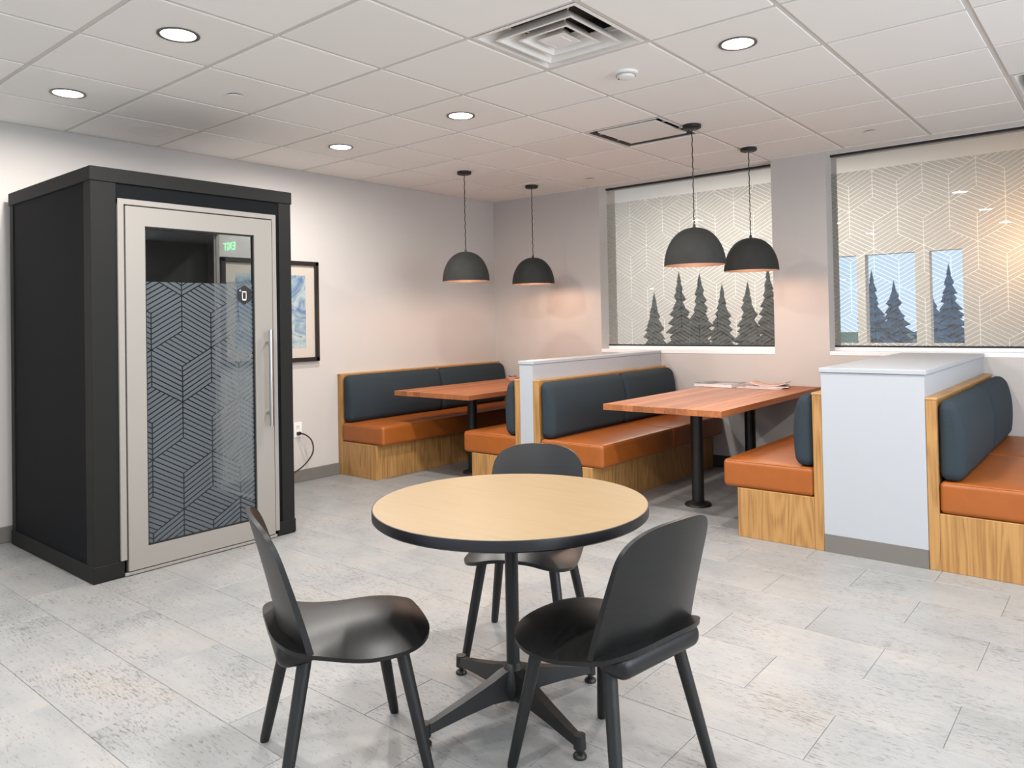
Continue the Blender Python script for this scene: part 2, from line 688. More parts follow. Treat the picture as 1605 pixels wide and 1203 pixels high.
# ------------------------------------------------------------------ walls
W1 = (1.345, 3.062)
W2 = (3.505, 6.30)
ZS, ZH = 1.02, 2.605
wl = MB().box((XL - 0.2, YF - 0.2, -0.05), (XL, YW + 0.35, H + 0.2)).build('wall_left', WALL)
tag(wl, 'off-white painted wall behind the booth and first bench', kind='structure')
TH = 0.30
wb = MB()
wb.box((XL, YW, -0.05), (XR + 0.2, YW + TH, ZS))
wb.box((XL, YW, ZS), (W1[0], YW + TH, H + 0.2))
wb.box((W1[1], YW, ZS), (W2[0], YW + TH, H + 0.2))
wb.box((W2[1], YW, ZS), (XR + 0.2, YW + TH, H + 0.2))
for w in (W1, W2):
    wb.box((w[0], YG - 0.02, ZH + 0.012), (w[1], YW + TH, H + 0.2))
wb = tag(wb.build('wall_back', WALL), 'off-white painted wall with two large internal windows', kind='structure')
for w in (W1, W2):
    MB().box((w[0], YW, H), (w[1], YG - 0.02, H + 0.05)).build('soffit', TILE, wb)
# walls out of frame (behind the camera and to its right) with window openings
wr = MB()
wr.box((XR, YF - 0.2, -0.05), (XR + 0.2, YW + 0.35, 0.6)).box((XR, YF - 0.2, 2.5), (XR + 0.2, YW + 0.35, H + 0.2))
wr.box((XR, YF - 0.2, 0.6), (XR + 0.2, -2.3, 2.5)).box((XR, 2.7, 0.6), (XR + 0.2, YW + 0.35, 2.5))
tag(wr.build('wall_right', WALL), 'off-white painted wall to the right of the camera', kind='structure')
wf = MB()
wf.box((XL - 0.2, YF - 0.2, -0.05), (XR, YF, 0.6)).box((XL - 0.2, YF - 0.2, 2.5), (XR, YF, H + 0.2))
wf.box((XL - 0.2, YF - 0.2, 0.6), (0.4, YF, 2.5)).box((6.8, YF - 0.2, 0.6), (XR, YF, 2.5))
tag(wf.build('wall_front', WALL), 'off-white painted wall behind the camera', kind='structure')
tag(MB().box((XL, YF, 0), (XL + 0.012, 2.19, 0.10), 0.004, 1).build('baseboard_left', BASEM), 'grey rubber baseboard along the left wall', kind='structure')
tag(MB().box((0.62, YW - 0.012, 0), (XR, YW, 0.10), 0.004, 1).build('baseboard_back', plain('dark_base', (62, 60, 58), 0.55)), 'dark grey baseboard under the internal windows', kind='structure')

# ------------------------------------------------------------------ internal windows
def window(idx, w, joints, u0, v0, seed, label):
    root = empty('window_%d' % idx, (w[0], YG, 0), label, kind='structure')
    edges = [w[0]] + joints + [w[1]]
    for a, b in zip(edges[:-1], edges[1:]):
        MB().box((a + 0.003, YG - 0.005, ZS + 0.035), (b - 0.003, YG + 0.005, ZH)).build('glass_pane', GLASS, root)
    MB().box((w[0], YG - 0.018, ZH - 0.004), (w[1], YG + 0.018, ZH + 0.012)).build('head_channel', GASKET, root)
    MB().box((w[0], YG - 0.012, ZS + 0.03), (w[1], YG + 0.012, ZS + 0.045)).build('sill_channel', GASKET, root)
    MB().box((w[0], YG - 0.022, ZS), (w[1], YG + 0.03, ZS + 0.031), 0.003, 1).build('sill_rail', TRIMW, root)
    MB().box((w[0] - 0.0, YW - 0.006, ZS - 0.03), (w[1], YG - 0.02, ZS + 0.004), 0.003, 1).build('window_sill', TRIMW, root)
    pol = film_polys((w[0] + 0.002, ZS + 0.045), (w[1] - 0.002, 2.462), u0, v0, 0.2038, 6, 0.0050, seed)
    film_obj('frosted_film', FILMW, root, pol, lambda u, v: (u, YG - 0.0062, v))
    return root


window(1, W1, [2.215], 1.964 - 0.1765 * 3, 2.323 - 0.2038 * 1.5, 3, 'smaller frosted internal window between the corner and the column')
window(2, W2, [4.588, 5.55], 3.64, 2.24 - 0.1019, 5, 'wider frosted internal window right of the column')

# ------------------------------------------------------------------ hall behind the glass
hall = MB()
hall.box((-8, 11.0, -0.05), (-2.2, 11.2, 4.3)).box((-2.2, 11.0, -0.05), (9, 11.2, 0.85)).box((-2.2, 11.0, 2.27), (9, 11.2, 4.3))
for a, b in ((-2.2, 1.55), (1.93, 2.06), (2.78, 2.98), (3.42, 9)):
    hall.box((a, 11.0, 0.85), (b, 11.2, 2.27))
HALLW = plain('hall_paint', (230, 221, 211), 0.8)
tag(hall.build('wall_hall', HALLW), 'cream wall of the hall seen through the frosted glass', kind='structure')
tag(MB().box((-8, YW + TH, -0.05), (9, 11, 0)).build('floor_hall', plain('hall_floor', (120, 118, 114), 0.5)), 'grey floor of the hall behind the windows', kind='structure')
tag(MB().box((-8, YW + TH, 4.25), (9, 11.2, 4.35)).build('ceiling_hall', HALLW), 'cream ceiling of the hall behind the windows', kind='structure')
tag(MB().box((-8.2, YW + TH, 0), (-8, 11, 4.3)).build('wall_hall_left', HALLW), 'cream end wall of the hall behind the windows', kind='structure')
tag(MB().box((9, YW + TH, 0), (9.2, 11, 4.3)).build('wall_hall_right', HALLW), 'cream far end wall of the hall behind the windows', kind='structure')
tag(MB().box((-30, 11.2, -0.1), (40, 60, -0.02)).build('ground', plain('lawn', (92, 110, 80), 0.9)), 'grass outside beyond the hall', kind='structure')
NEEDLE = plain('needles_dark', (20, 36, 40), 0.9, noise=0.3, nscale=20)
NEEDLEB = plain('needles_blue', (58, 104, 140), 0.9, noise=0.3, nscale=20)
BARK = plain('bark', (70, 54, 40), 0.9)


def conifer(x, y, h, r, mat, label, group, seed):
    rnd = random.Random(seed)
    root = empty('conifer', (x, y, 0), label, 'tree', group)
    MB().cyl((x, y, 0), (x, y, h * 0.9), 0.05, 0.01, 8).build('trunk', BARK, root)
    mb = MB()
    L = 13
    for k in range(L):
        t = k / (L - 1)
        z = 0.25 + (h - 0.3) * t
        rr = r * (1 - t) ** 0.85 + 0.03
        nb = 9 if t < 0.7 else 6
        for i in range(nb):
            a = 2 * PI * i / nb + rnd.random()
            R = rr * rnd.uniform(0.7, 1.15)
            d = Vector((math.cos(a), math.sin(a), 0))
            p = Vector((x, y, z))
            s = Vector((-d.y, d.x, 0)) * (0.10 * rr / r + 0.03)
            tip = p + d * R + Vector((0, 0, -0.10 * R + rnd.uniform(-.05, .05)))
            top = p + Vector((0, 0, 0.20))
            mid = p + d * R * 0.45
            mb.add([top, mid + s, tip, mid - s, mid + Vector((0, 0, -0.07))], [(0, 1, 2), (0, 2, 3), (4, 2, 1), (4, 3, 2), (0, 3, 4), (0, 4, 1)])
    mb.build('branches', mat, root)
    return root


DC = [(-0.82, 9.3, 1.62, 'short dark conifer at the left end behind the smaller frosted window'), (-0.82, 10.2, 2.0, 'dark conifer second from left behind the smaller frosted window'),
      (0.0, 9.3, 1.9, 'dark conifer third from left behind the smaller frosted window'), (-0.02, 10.2, 1.75, 'dark conifer in the middle behind the smaller frosted window'),
      (0.80, 9.3, 1.72, 'dark conifer third from right behind the smaller frosted window'), (0.78, 10.2, 2.0, 'dark conifer second from right behind the smaller frosted window'),
      (1.58, 9.3, 1.8, 'dark conifer at the right end behind the smaller frosted window')]
for i, (x, y, h, lab) in enumerate(DC):
    conifer(x, y, h, 0.36, NEEDLE, lab, 'dark conifers behind the smaller window', 20 + i)
for i, (x, h) in enumerate([(0.95, 1.9), (1.95, 1.8), (1.85, 1.95), (2.85, 2.05), (2.75, 1.7)]):
    conifer(x, 12.2 + 1.1 * (i % 2), h, 0.46, NEEDLEB, ['bluish conifer at the left end beyond the wider frosted window', 'low bluish conifer second from left beyond the wider frosted window', 'bluish conifer in the middle beyond the wider frosted window', 'tallest bluish conifer beyond the wider frosted window', 'bluish conifer at the right end beyond the wider frosted window'][i], 'bluish conifers beyond the wider window', 40 + i)

# ------------------------------------------------------------------ dividers
YB = 2.39
B1Y = 2.18
YE = YW - 0.006
d1 = empty('partition', (1.93, YB, 0), 'narrow white half-height divider between the two left booths', 'divider', 'white half-height dividers')
MB().box((1.868, YB, 0.0), (1.990, YE, 0.992)).build('partition_core', WHITE, d1)
MB().box((1.858, YB - 0.006, 0.992), (2.000, YE, 1.017), 0.003, 1).build('partition_cap', WHITE, d1)
d2 = empty('partition', (4.29, YB, 0), 'wide white half-height divider with grey base beside the right booth', 'divider', 'white half-height dividers')
MB().box((4.036, YB, 0.098), (4.552, YE, 0.992)).build('partition_core', WHITE, d2)
MB().box((4.036, YB - 0.004, 0.0), (4.552, YE, 0.098)).build('partition_base', BASEM, d2)
MB().box((4.026, YB - 0.008, 0.994), (4.562, YE, 1.019), 0.003, 1).build('partition_cap', WHITE, d2)

# ------------------------------------------------------------------ benches
def bench(xb, sgn, yf, ye, label, group='upholstered booth benches'):
    """xb: rear face of back panel; sgn: +1 faces +x"""
    root = empty('booth_bench', (xb + sgn * 0.3, yf, 0), label, 'bench', group)
    X = lambda d: xb + sgn * d
    t = 0.050
    MB().box((X(0), yf, 0), (X(t), ye, 0.868), 0.002, 1).build('back_panel', OAK, root)
    MB().box((X(-0.002), yf - 0.002, 0.868), (X(t + 0.002), ye, 0.878), 0.001, 1).build('cap_rail', OAK_H, root)
    MB().box((X(t), yf + 0.004, 0), (X(0.50), ye, 0.290), 0.002, 1).build('plinth', OAK, root)
    ym = yf + (ye - yf) * 0.535
    for a, b in ((yf + 0.004, ym - 0.001), (ym + 0.001, ye - 0.012)):
        MB().puff((X(t + 0.002), a, 0.291), (X(0.590), b, 0.452), 0.024, (0.0, 0.0, 0.006), 14, 4).build('seat_cushion', LEATHER, root, smooth=True, angle=80)
    for a, b in ((yf + 0.006, ym - 0.001), (ym + 0.001, ye - 0.012)):
        mb = MB().puff((X(t + 0.001), a, 0.454), (X(t + 0.122), b, 0.864), 0.050, (0.008, 0.0, 0.0), 14, 6)
        nv = []
        for (x, y, z) in mb.v:                       # pillow profile: fullest below the middle, thinner to top and bottom
            dd = (x - X(t)) * sgn
            uz = (z - 0.63) / 0.22
            dd *= 1 - (0.30 if uz > 0 else 0.20) * min(1.1, abs(uz)) ** 2.2
            nv.append((X(t) + sgn * dd, y, z))
        mb.v = nv
        mb.build('back_cushion', FABRIC, root, smooth=True, angle=80)
    # piping along the seat edge
    for z in (0.446,):
        MB().tube([(X(t + 0.02), yf + 0.012, z), (X(0.565), yf + 0.012, z), (X(0.578), yf + 0.020, z), (X(0.580), yf + 0.05, z), (X(0.580), ye - 0.03, z)], 0.0035, 6).build('seat_piping', LEATHER, root, smooth=True)
    return root


bench(XL + 0.002, 1, B1Y, YE, 'oak booth bench with tan seat and blue back against the left wall')
bench(1.866, -1, YB, YE, 'oak booth bench facing the left wall, on the left of the narrow divider')
bench(1.992, 1, YB, YE, 'long oak booth bench on the right of the narrow divider, behind the round table')
bench(4.034, -1, YB, YE, 'oak booth bench on the left of the wide divider, its end facing the camera')
bench(4.554, 1, YB, YE, 'oak booth bench on the right of the wide divider, cut by the frame edge')

# ------------------------------------------------------------------ booth tables
def booth_table(x0, x1, yf, ye, py, label, seed):
    cx = (x0 + x1) / 2
    root = empty('booth_table', (cx, yf, 0), label, 'table', 'butcher block booth tables')
    rnd = random.Random(seed)
    n = 11
    z0, z1 = 0.695, 0.735
    w = (x1 - x0) / n
    for i in range(n):
        MB().box((x0 + i * w, yf, z0), (x0 + (i + 1) * w - 0.0006, ye, z1 - 0.0003 * rnd.random()), 0.0012, 1).build('stave', BLOCK, root)
    for y in (py, 3.90):
        MB().lathe((cx, y, 0), [(0.0, 0.0), (0.093, 0.0), (0.093, 0.006), (0.086, 0.016), (0.050, 0.026), (0.044, 0.03), (0.0, 0.03)], 36).build('base_plate', BLACKM, root, smooth=True, angle=40)
        MB().cyl((cx, y, 0.02), (cx, y, 0.69), 0.042, n=32).build('post', BLACKM, root, smooth=True)
        MB().box((cx - 0.16, y - 0.16, 0.684), (cx + 0.16, y + 0.16, 0.695)).build('mounting_plate', BLACKM, root)
    return root


booth_table(0.475, 1.345, 2.39, YE - 0.004, 2.90, 'butcher block booth table between the first bench and the narrow divider', 1)
booth_table(2.575, 3.430, 2.42, YE - 0.004, 2.955, 'butcher block booth table with magazines in the middle booth', 2)

# magazines and small pot
PAGE = plain('paper', (232, 226, 222), 0.7)


def cover_mat(name, a, b, c):
    k = N(name)
    f = k.noise(k.coords('Object', (16, 16, 16)), 1.0, 2, 0.5)
    k.l(k.ramp(f, [(0.38, lin(a)), (0.5, lin(b)), (0.62, lin(c))]), k.b.inputs['Base Color'])
    k.b.inputs['Roughness'].default_value = 0.3
    return k.m


def magazine(cx, cy, z, w, l, th, rz, cov, label, name='magazine', curl=0.0, grp='magazines on the middle booth table'):
    root = empty(name, (cx, cy, z), label, 'magazine', grp, rz=0)
    def slab(z0, z1, inset, nm, mat):
        mb = MB()
        nx = 10
        vs, fs = [], []
        for k, zz in enumerate((z0, z1)):
            for i in range(nx + 1):
                u = -1 + 2 * i / nx
                for s in (-1, 1):
                    x = u * (w / 2 - inset); y = s * (l / 2 - inset)
                    zc = zz + curl * max(0, abs(u) - 0.2) ** 2
                    vs.append((cx + x * math.cos(rz) - y * math.sin(rz), cy + x * math.sin(rz) + y * math.cos(rz), z + zc))
        o = (nx + 1) * 2
        for i in range(nx):
            a = i * 2
            fs += [(a, a + 1, a + 3, a + 2), (o + a, o + a + 2, o + a + 3, o + a + 1), (a, a + 2, o + a + 2, o + a), (a + 1, o + a + 1, o + a + 3, a + 3)]
        fs += [(0, o, o + 1, 1), (2 * nx, 2 * nx + 1, o + 2 * nx + 1, o + 2 * nx)]
        mb.add(vs, fs).build(nm, mat, root)
    c = min(0.0012, th * 0.2)
    slab(0.0, c, 0, 'back_cover', cov)
    slab(c, th - c, 0.0015, 'pages', PAGE)
    slab(th - c, th, 0, 'front_cover', cov)
    return root


MC1 = cover_mat('cover_ink', (34, 34, 46), (120, 122, 132), (200, 200, 204))
MC2 = cover_mat('cover_rose', (168, 140, 140), (212, 186, 182), (150, 118, 116))
MC3 = cover_mat('cover_sand', (210, 160, 138), (226, 184, 164), (176, 120, 100))
magazine(2.685, 4.06, 0.7352, 0.34, 0.27, 0.026, -0.05, MC1, 'thick magazine with dark and white cover, left of the pile')
magazine(3.05, 4.07, 0.7352, 0.36, 0.27, 0.009, 0.10, MC2, 'lower rose-coloured magazine of the loose pile beside the thick one')
magazine(3.08, 4.09, 0.7445, 0.33, 0.25, 0.009, 0.32, MC2, 'middle magazine of the loose pile, turned at an angle')
magazine(3.10, 4.10, 0.7538, 0.28, 0.22, 0.008, 0.15, MC3, 'top sand-coloured magazine of the pile with curled corners', curl=0.035)

pot = empty('small_pot', (0.745, 3.66, 0.7352), 'tiny pinkish bowl of dried sprigs on the left booth table', 'bowl')
MB().lathe((0.745, 3.66, 0.7352), [(0.0, 0.0), (0.032, 0.0), (0.046, 0.022), (0.050, 0.040), (0.046, 0.040), (0.040, 0.022), (0.0, 0.012)], 24).build('bowl', plain('pink_clay', (214, 160, 148), 0.6), pot, smooth=True)
for i in range(7):
    a = i * 0.9
    MB().tube([(0.745, 3.66, 0.75), (0.745 + 0.02 * math.cos(a), 3.66 + 0.02 * math.sin(a), 0.775), (0.745 + 0.045 * math.cos(a), 3.66 + 0.045 * math.sin(a), 0.782 + 0.004 * (i % 3))], 0.004, 5).build('sprig', plain('dried_sprig', (120, 82, 66), 0.8) if i == 0 else bpy.data.materials['dried_sprig'], pot)

# ------------------------------------------------------------------ pendants
def pendant():
    root = empty('pendant_lamp', (0, 0, 0), 'x', 'lamp', 'charcoal dome pendant lamps')
    MB().lathe((0, 0, H), [(0.0, 0.0), (0.062, 0.0), (0.062, -0.026), (0.056, -0.031), (0.0, -0.031)], 32).build('canopy', BLACKM, root, smooth=True, angle=40)
    for a in (0.6, 2.7):
        MB().lathe((0.036 * math.cos(a), 0.036 * math.sin(a), H - 0.030), [(0.0, -0.006), (0.005, -0.005), (0.006, 0.0)], 10).build('canopy_screw', BLACKM, root, smooth=True)
    pts = []
    ztop, zc = H - 0.03, 1.935
    for i in range(60):
        t = i / 59
        a = t * 60
        pts.append((0.0018 * math.cos(a), 0.0018 * math.sin(a), ztop + (zc - ztop) * t))
    MB().tube(pts, 0.0040, 6).build('cord', CORDM, root, smooth=True)
    MB().cyl((0, 0, 1.915), (0, 0, 1.945), 0.013, 0.008, 16).build('cord_grip', BLACKM, root, smooth=True)
    R, hgt, zb = 0.205, 0.255, 1.668
    outer, inner = [], []
    for i in range(19):
        t = i / 18
        a = t * PI / 2
        outer.append((R * math.cos(a) ** 0.86 if i < 18 else 0.0, zb + hgt * (math.sin(a) ** 1.06)))
    for i in range(18, -1, -1):
        t = i / 18
        a = t * PI / 2
        inner.append(((R - 0.007) * math.cos(a) ** 0.86 if i < 18 else 0.0, zb + (hgt - 0.008) * (math.sin(a) ** 1.06) + (0.0 if i else 0.0)))
    MB().lathe((0, 0, 0), outer + [], 48).add([], []).build('shade', PENDM, root, smooth=True, angle=60)
    MB().lathe((0, 0, 0), [(R, zb), (R - 0.007, zb)] + inner[::-1][1:], 48).build('shade_lining', PENDIN, root, smooth=True, angle=60)
    MB().cyl((0, 0, 1.80), (0, 0, 1.905), 0.022, n=16).build('lamp_holder', BLACKM, root, smooth=True)
    MB().lathe((0, 0, 1.765), [(0.0, -0.036), (0.020, -0.030), (0.034, -0.010), (0.034, 0.010), (0.020, 0.032), (0.014, 0.045)], 20).build('bulb', BULB, root, smooth=True, angle=80)
    return root


pp = pendant()
PL = [(0.924, 2.838, 'leftmost charcoal dome pendant, hanging over the left booth table'), (0.920, 3.792, 'second charcoal dome pendant from the left, near the room corner'),
      (3.103, 2.782, 'larger-looking charcoal dome pendant in front of the smaller window'), (3.110, 3.738, 'rightmost charcoal dome pendant, overlapping the column edge')]
for i, (x, y, lab) in enumerate(PL):
    o = pp if i == 0 else copy_tree(pp)
    o.location = (x, y, 0)
    o['label'] = lab
    l = bpy.data.lights.new('pendant_bulb', 'POINT')
    l.energy = 5.0
    l.color = (1.0, 0.62, 0.42)
    l.shadow_soft_size = 0.04
    lo = bpy.data.objects.new('pendant_bulb', l)
    COL.objects.link(lo)
    lo.location = (x, y, 1.705)

# ------------------------------------------------------------------ downlights and ceiling devices
def downlight():
    root = empty('downlight', (0, 0, H), 'x', 'lamp', 'recessed ceiling downlights')
    MB().lathe((0, 0, H), [(0.089, -0.006), (0.090, -0.010), (0.080, -0.0115), (0.074, -0.009), (0.073, 0.0)], 48).build('trim_ring', RING, root, smooth=True, angle=50)
    MB().lathe((0, 0, H), [(0.0, -0.0075), (0.0735, -0.0075), (0.0735, 0.0)], 48).build('lens', LENS, root)
    return root


dl = downlight()
DL = [(2.5, -0.5), None, None]
cells = [(3, -1, 'recessed downlight in the upper left of the ceiling, nearest of the left pair'), (1, -1, 'recessed downlight above the left end of the black booth'),
         (6, 2, 'recessed downlight at the upper right, right of the square air diffuser'), (3, 2, 'recessed downlight in the middle of the ceiling, left of the pendants'),
         (1, 2, 'recessed downlight farthest back over the left wall, above the framed picture'),
         (6, -1, 'recessed downlight out of frame above the round table'), (9, 2, 'recessed downlight out of frame on the right'), (9, -1, 'recessed downlight out of frame right of the camera'),
         (3, -4, 'recessed downlight out of frame on the left of the camera'), (6, -4, 'recessed downlight out of frame above the camera'), (9, -4, 'recessed downlight out of frame behind the camera')]
for i, (a, b, lab) in enumerate(cells):
    o = dl if i == 0 else copy_tree(dl)
    x, y = (a + 0.5) * T, (b + 0.5) * T
    if (a, b) == (1, -1):
        x = 0.875
    o.location = (x, y, H)
    o['label'] = lab
    area_light('downlight_beam', (x, y, H - 0.013), (0, 0, 0), 0.14, DOWN_W, LAMP, spread=math.radians(176))

det = empty('smoke_detector', (3.343, 1.524, H), 'white round smoke detector beside the square air diffuser', 'detector')
MB().lathe((3.343, 1.524, H), [(0.0, -0.040), (0.030, -0.040), (0.044, -0.034), (0.050, -0.020), (0.062, -0.016), (0.064, -0.004)], 36).build('detector_body', PLAST, det, smooth=True, angle=30)
MB().lathe((3.343, 1.524, H), [(0.048, -0.022), (0.052, -0.026), (0.055, -0.022), (0.052, -0.018)], 36, close=True).build('vent_slot', plain('slot_grey', (180, 172, 168), 0.6), det, smooth=True)
MB().lathe((3.31, 1.505, H - 0.038), [(0.0, -0.003), (0.004, -0.0025), (0.005, 0.0)], 10).build('test_button', GASKET, det)
for x, y, lab in ((1.507, 0.332, 'small round sprinkler cover in the tile above the booth door'), (3.969, 3.833, 'small round sprinkler cover above the wider window'), (1.527, 3.902, 'small round sprinkler cover near the left pendants')):
    sp = empty('sprinkler_cover', (x, y, H), lab, 'sprinkler', 'concealed sprinkler covers')
    MB().lathe((x, y, H), [(0.0, -0.0165), (0.040, -0.016), (0.042, -0.013), (0.036, -0.012)], 32).build('cover_plate', PLAST, sp, smooth=True, angle=30)
    MB().lathe((x, y, H), [(0.030, -0.012), (0.030, -0.004)], 32).build('cup', RING, sp, smooth=True)
spk = empty('ceiling_speaker', (0.368, 0.378, H), 'faint flush white round speaker in the tile above the booth', 'speaker')
MB().lathe((0.368, 0.378, H), [(0.135, -0.0048), (0.134, -0.0062), (0.124, -0.0064), (0.122, -0.0058)], 48).build('speaker_rim', VENT, spk, smooth=True, angle=30)
MB().lathe((0.368, 0.378, H), [(0.0, -0.0058), (0.123, -0.0058)], 48).build('speaker_grille', TILE, spk)


def sq_ring(mb, cx, cy, r0, z0, r1, z1, rc=0.0):
    a = [(-1, -1), (1, -1), (1, 1), (-1, 1)]
    vs = [(cx + p * r0, cy + q * r0, z0) for p, q in a] + [(cx + p * r1, cy + q * r1, z1) for p, q in a]
    return mb.add(vs, [(i, (i + 1) % 4, 4 + (i + 1) % 4, 4 + i) for i in range(4)])


def diffuser(i, j, label):
    cx, cy = (i + 0.5) * T, (j + 0.5) * T
    root = empty('air_diffuser', (cx, cy, H), label, 'vent', 'square supply air diffusers')
    h = T / 2 - 0.013
    mb = MB(); sq_ring(mb, cx, cy, h, H - 0.001, h - 0.018, H - 0.004); sq_ring(mb, cx, cy, h - 0.018, H - 0.004, h - 0.075, H + 0.085)
    mb.build('outer_frame', VENT, root, fixn=False)
    mb = MB(); sq_ring(mb, cx, cy, h - 0.075, H + 0.085, h - 0.08, H + 0.15); mb.box((cx - h, cy - h, H + 0.15), (cx + h, cy + h, H + 0.155))
    mb.build('neck', DUCT, root, fixn=False)
    for k, (ro, dz) in enumerate(((0.215, 0.0), (0.140, 0.002), (0.075, 0.004))):
        zb = H - 0.012 + dz
        mb = MB()
        # outward-flaring blade with thickness
        sq_ring(mb, cx, cy, ro, zb, ro - 0.060, zb + 0.062)
        sq_ring(mb, cx, cy, ro - 0.060, zb + 0.062, ro - 0.064, zb + 0.060)
        sq_ring(mb, cx, cy, ro - 0.064, zb + 0.060, ro - 0.012, zb - 0.001)
        sq_ring(mb, cx, cy, ro - 0.012, zb - 0.001, ro, zb)
        if k == 2:
            mb.box((cx - 0.04, cy - 0.04, zb - 0.002), (cx + 0.04, cy + 0.04, zb + 0.002))
            sq_ring(mb, cx, cy, ro - 0.014, zb, 0.04, zb + 0.0)
        mb.build('louver', VENT, root)
    for s, t in ((1, 1), (1, -1), (-1, 1), (-1, -1)):
        MB().tube([(cx + s * 0.06, cy + t * 0.06, H + 0.02), (cx + s * 0.225, cy + t * 0.225, H + 0.06)], 0.004, 6).build('strut', VENT, root)
    return root


diffuser(5, 1, 'large square white louvered air diffuser at the top of the ceiling')
diffuser(8, 5, 'white square air diffuser cut by the right frame edge')
cx, cy = 4.5 * T, 4.5 * T
rv = empty('return_grille', (cx, cy, H), 'square white plaque return vent with dark slots beside the pendants', 'vent')
h = T / 2 - 0.013
mb = MB(); sq_ring(mb, cx, cy, h, H - 0.001, h - 0.014, H - 0.004); 
mb.build('outer_frame', VENT, rv, fixn=False)
mb = MB(); sq_ring(mb, cx, cy, h - 0.014, H - 0.003, h - 0.016, H + 0.10); mb.build('inner_collar', plain('collar_shade_grey', (96, 88, 82), 0.7), rv, fixn=False)  # brownish grey puts the shade inside the slot into the collar's colour
MB().box((cx - h, cy - h, H + 0.10), (cx + h, cy + h, H + 0.105)).build('neck', DUCT, rv)
MB().box((cx - 0.228, cy - 0.228, H - 0.002), (cx + 0.228, cy + 0.228, H + 0.010), 0.003, 1).build('plaque', VENT, rv)
for s in (-1, 1):
    for q in (-0.12, 0.12):
        MB().box((cx + s * 0.222, cy + q - 0.006, H + 0.012), (cx + s * (h - 0.014), cy + q + 0.006, H + 0.03)).build('bracket', VENT, rv)
        MB().box((cx + q - 0.006, cy + s * 0.222, H + 0.012), (cx + q + 0.006, cy + s * (h - 0.014), H + 0.03)).build('bracket', VENT, rv)

# ------------------------------------------------------------------ phone booth
BX0, BX1 = 0.045, 1.253
BY0, BY1 = -0.342, 0.857
BZ = 2.161
bo = empty('phone_booth', ((BX0 + BX1) / 2, (BY0 + BY1) / 2, 0), 'black freestanding phone booth with a white-framed patterned glass door', 'phone booth')
pw = 0.087
MB().box((BX0 - 0.006, BY0 - 0.006, 2.085), (BX1 + 0.006, BY1 + 0.006, BZ), 0.003, 1).build('roof_cap', BOOTHF, bo)
MB().box((BX0, BY0, 0.0), (BX1, BY1 - 0.0, 0.02)).build('booth_floor', BOOTHI, bo)
for nm, a, b in (('base_rail', (BX0 - 0.004, BY0 - 0.005, 0.006), (BX1 + 0.004, BY0 + 0.03, 0.088)),
                 ('base_rail', (BX0, BY1 - 0.03, 0.006), (BX1 + 0.004, BY1 + 0.005, 0.088)),
                 ('base_rail', (BX1 - 0.03, BY0, 0.006), (BX1 + 0.005, -0.190, 0.086)),
                 ('base_rail', (BX1 - 0.03, 0.735, 0.006), (BX1 + 0.005, BY1, 0.086))):
    MB().box(a, b, 0.002, 1).build(nm, BOOTHF, bo)
for xa, xb, ya, yb in ((BX1 - pw, BX1, BY0, BY0 + 0.128), (BX0, BX0 + 0.055, BY0, BY0 + 0.06), (BX1 - pw, BX1, BY1 - 0.088, BY1), (BX0, BX0 + 0.055, BY1 - 0.06, BY1)):
    MB().box((xa, ya, 0.02), (xb, yb, 2.086), 0.002, 1).build('corner_post', BOOTHF, bo)
MB().box((BX0 + 0.05, BY0 + 0.006, 0.03), (BX1 - pw + 0.004, BY0 + 0.05, 2.086)).build('side_panel', BOOTHP, bo)
MB().box((BX0 + 0.006, BY0 + 0.02, 0.02), (0.30, BY1 - 0.03, 2.086)).build('back_panel', BOOTHI, bo)
MB().box((BX0 + 0.05, BY0 + 0.02, 2.00), (BX1 - 0.05, BY1 - 0.02, 2.084)).build('booth_ceiling', BOOTHI, bo)
MB().box((BX1 - 0.07, BY0 + 0.125, 2.0), (BX1 - 0.006, BY1 - 0.086, 2.087)).build('lintel_panel', BOOTHP, bo)
for a, b in ((BY0 + 0.125, -0.208), (0.738, BY1 - 0.086)):
    MB().box((BX1 - 0.07, a, 0.02), (BX1 - 0.008, b, 2.01)).build('infill_panel', BOOTHP, bo)
# interior shelf
MB().box((0.30, BY0 + 0.06, 0.96), (0.56, BY1 - 0.10, 0.985), 0.004, 1).build('desk_shelf', BOOTHF, bo)
# door frame (jambs + head), mitred look
fy0, fy1, fz1 = -0.210, 0.742, 2.005
MB().box((BX1 - 0.03, fy0, 0.088), (BX1 + 0.010, fy0 + 0.032, fz1), 0.002, 1).build('door_jamb', DOORW, bo)
MB().box((BX1 - 0.03, fy1 - 0.028, 0.04), (BX1 + 0.010, fy1, fz1), 0.002, 1).build('door_jamb', DOORW, bo)
MB().box((BX1 - 0.03, fy0, fz1 - 0.030), (BX1 + 0.0095, fy1, fz1), 0.002, 1).build('door_head', DOORW, bo)
MB().box((BX1 - 0.05, fy0 + 0.02, 0.02), (BX1 - 0.012, fy1 - 0.02, fz1 - 0.02)).build('door_stop', GASKET, bo) if False else None
MB().box((BX1 - 0.03, fy0 + 0.02, 0.004), (BX1 + 0.012, fy1 - 0.02, 0.020), 0.002, 1).build('threshold', DOORW, bo)
# gasket lines between frame and leaf
gk = MB()
gk.box((BX1 - 0.028, fy0 + 0.031, 0.02), (BX1 - 0.004, fy0 + 0.042, fz1 - 0.03))
gk.box((BX1 - 0.028, fy1 - 0.040, 0.02), (BX1 - 0.004, fy1 - 0.027, fz1 - 0.03))
gk.box((BX1 - 0.028, fy0 + 0.03, fz1 - 0.041), (BX1 - 0.004, fy1 - 0.03, fz1 - 0.029))
gk.build('door_gasket', GASKET, bo)
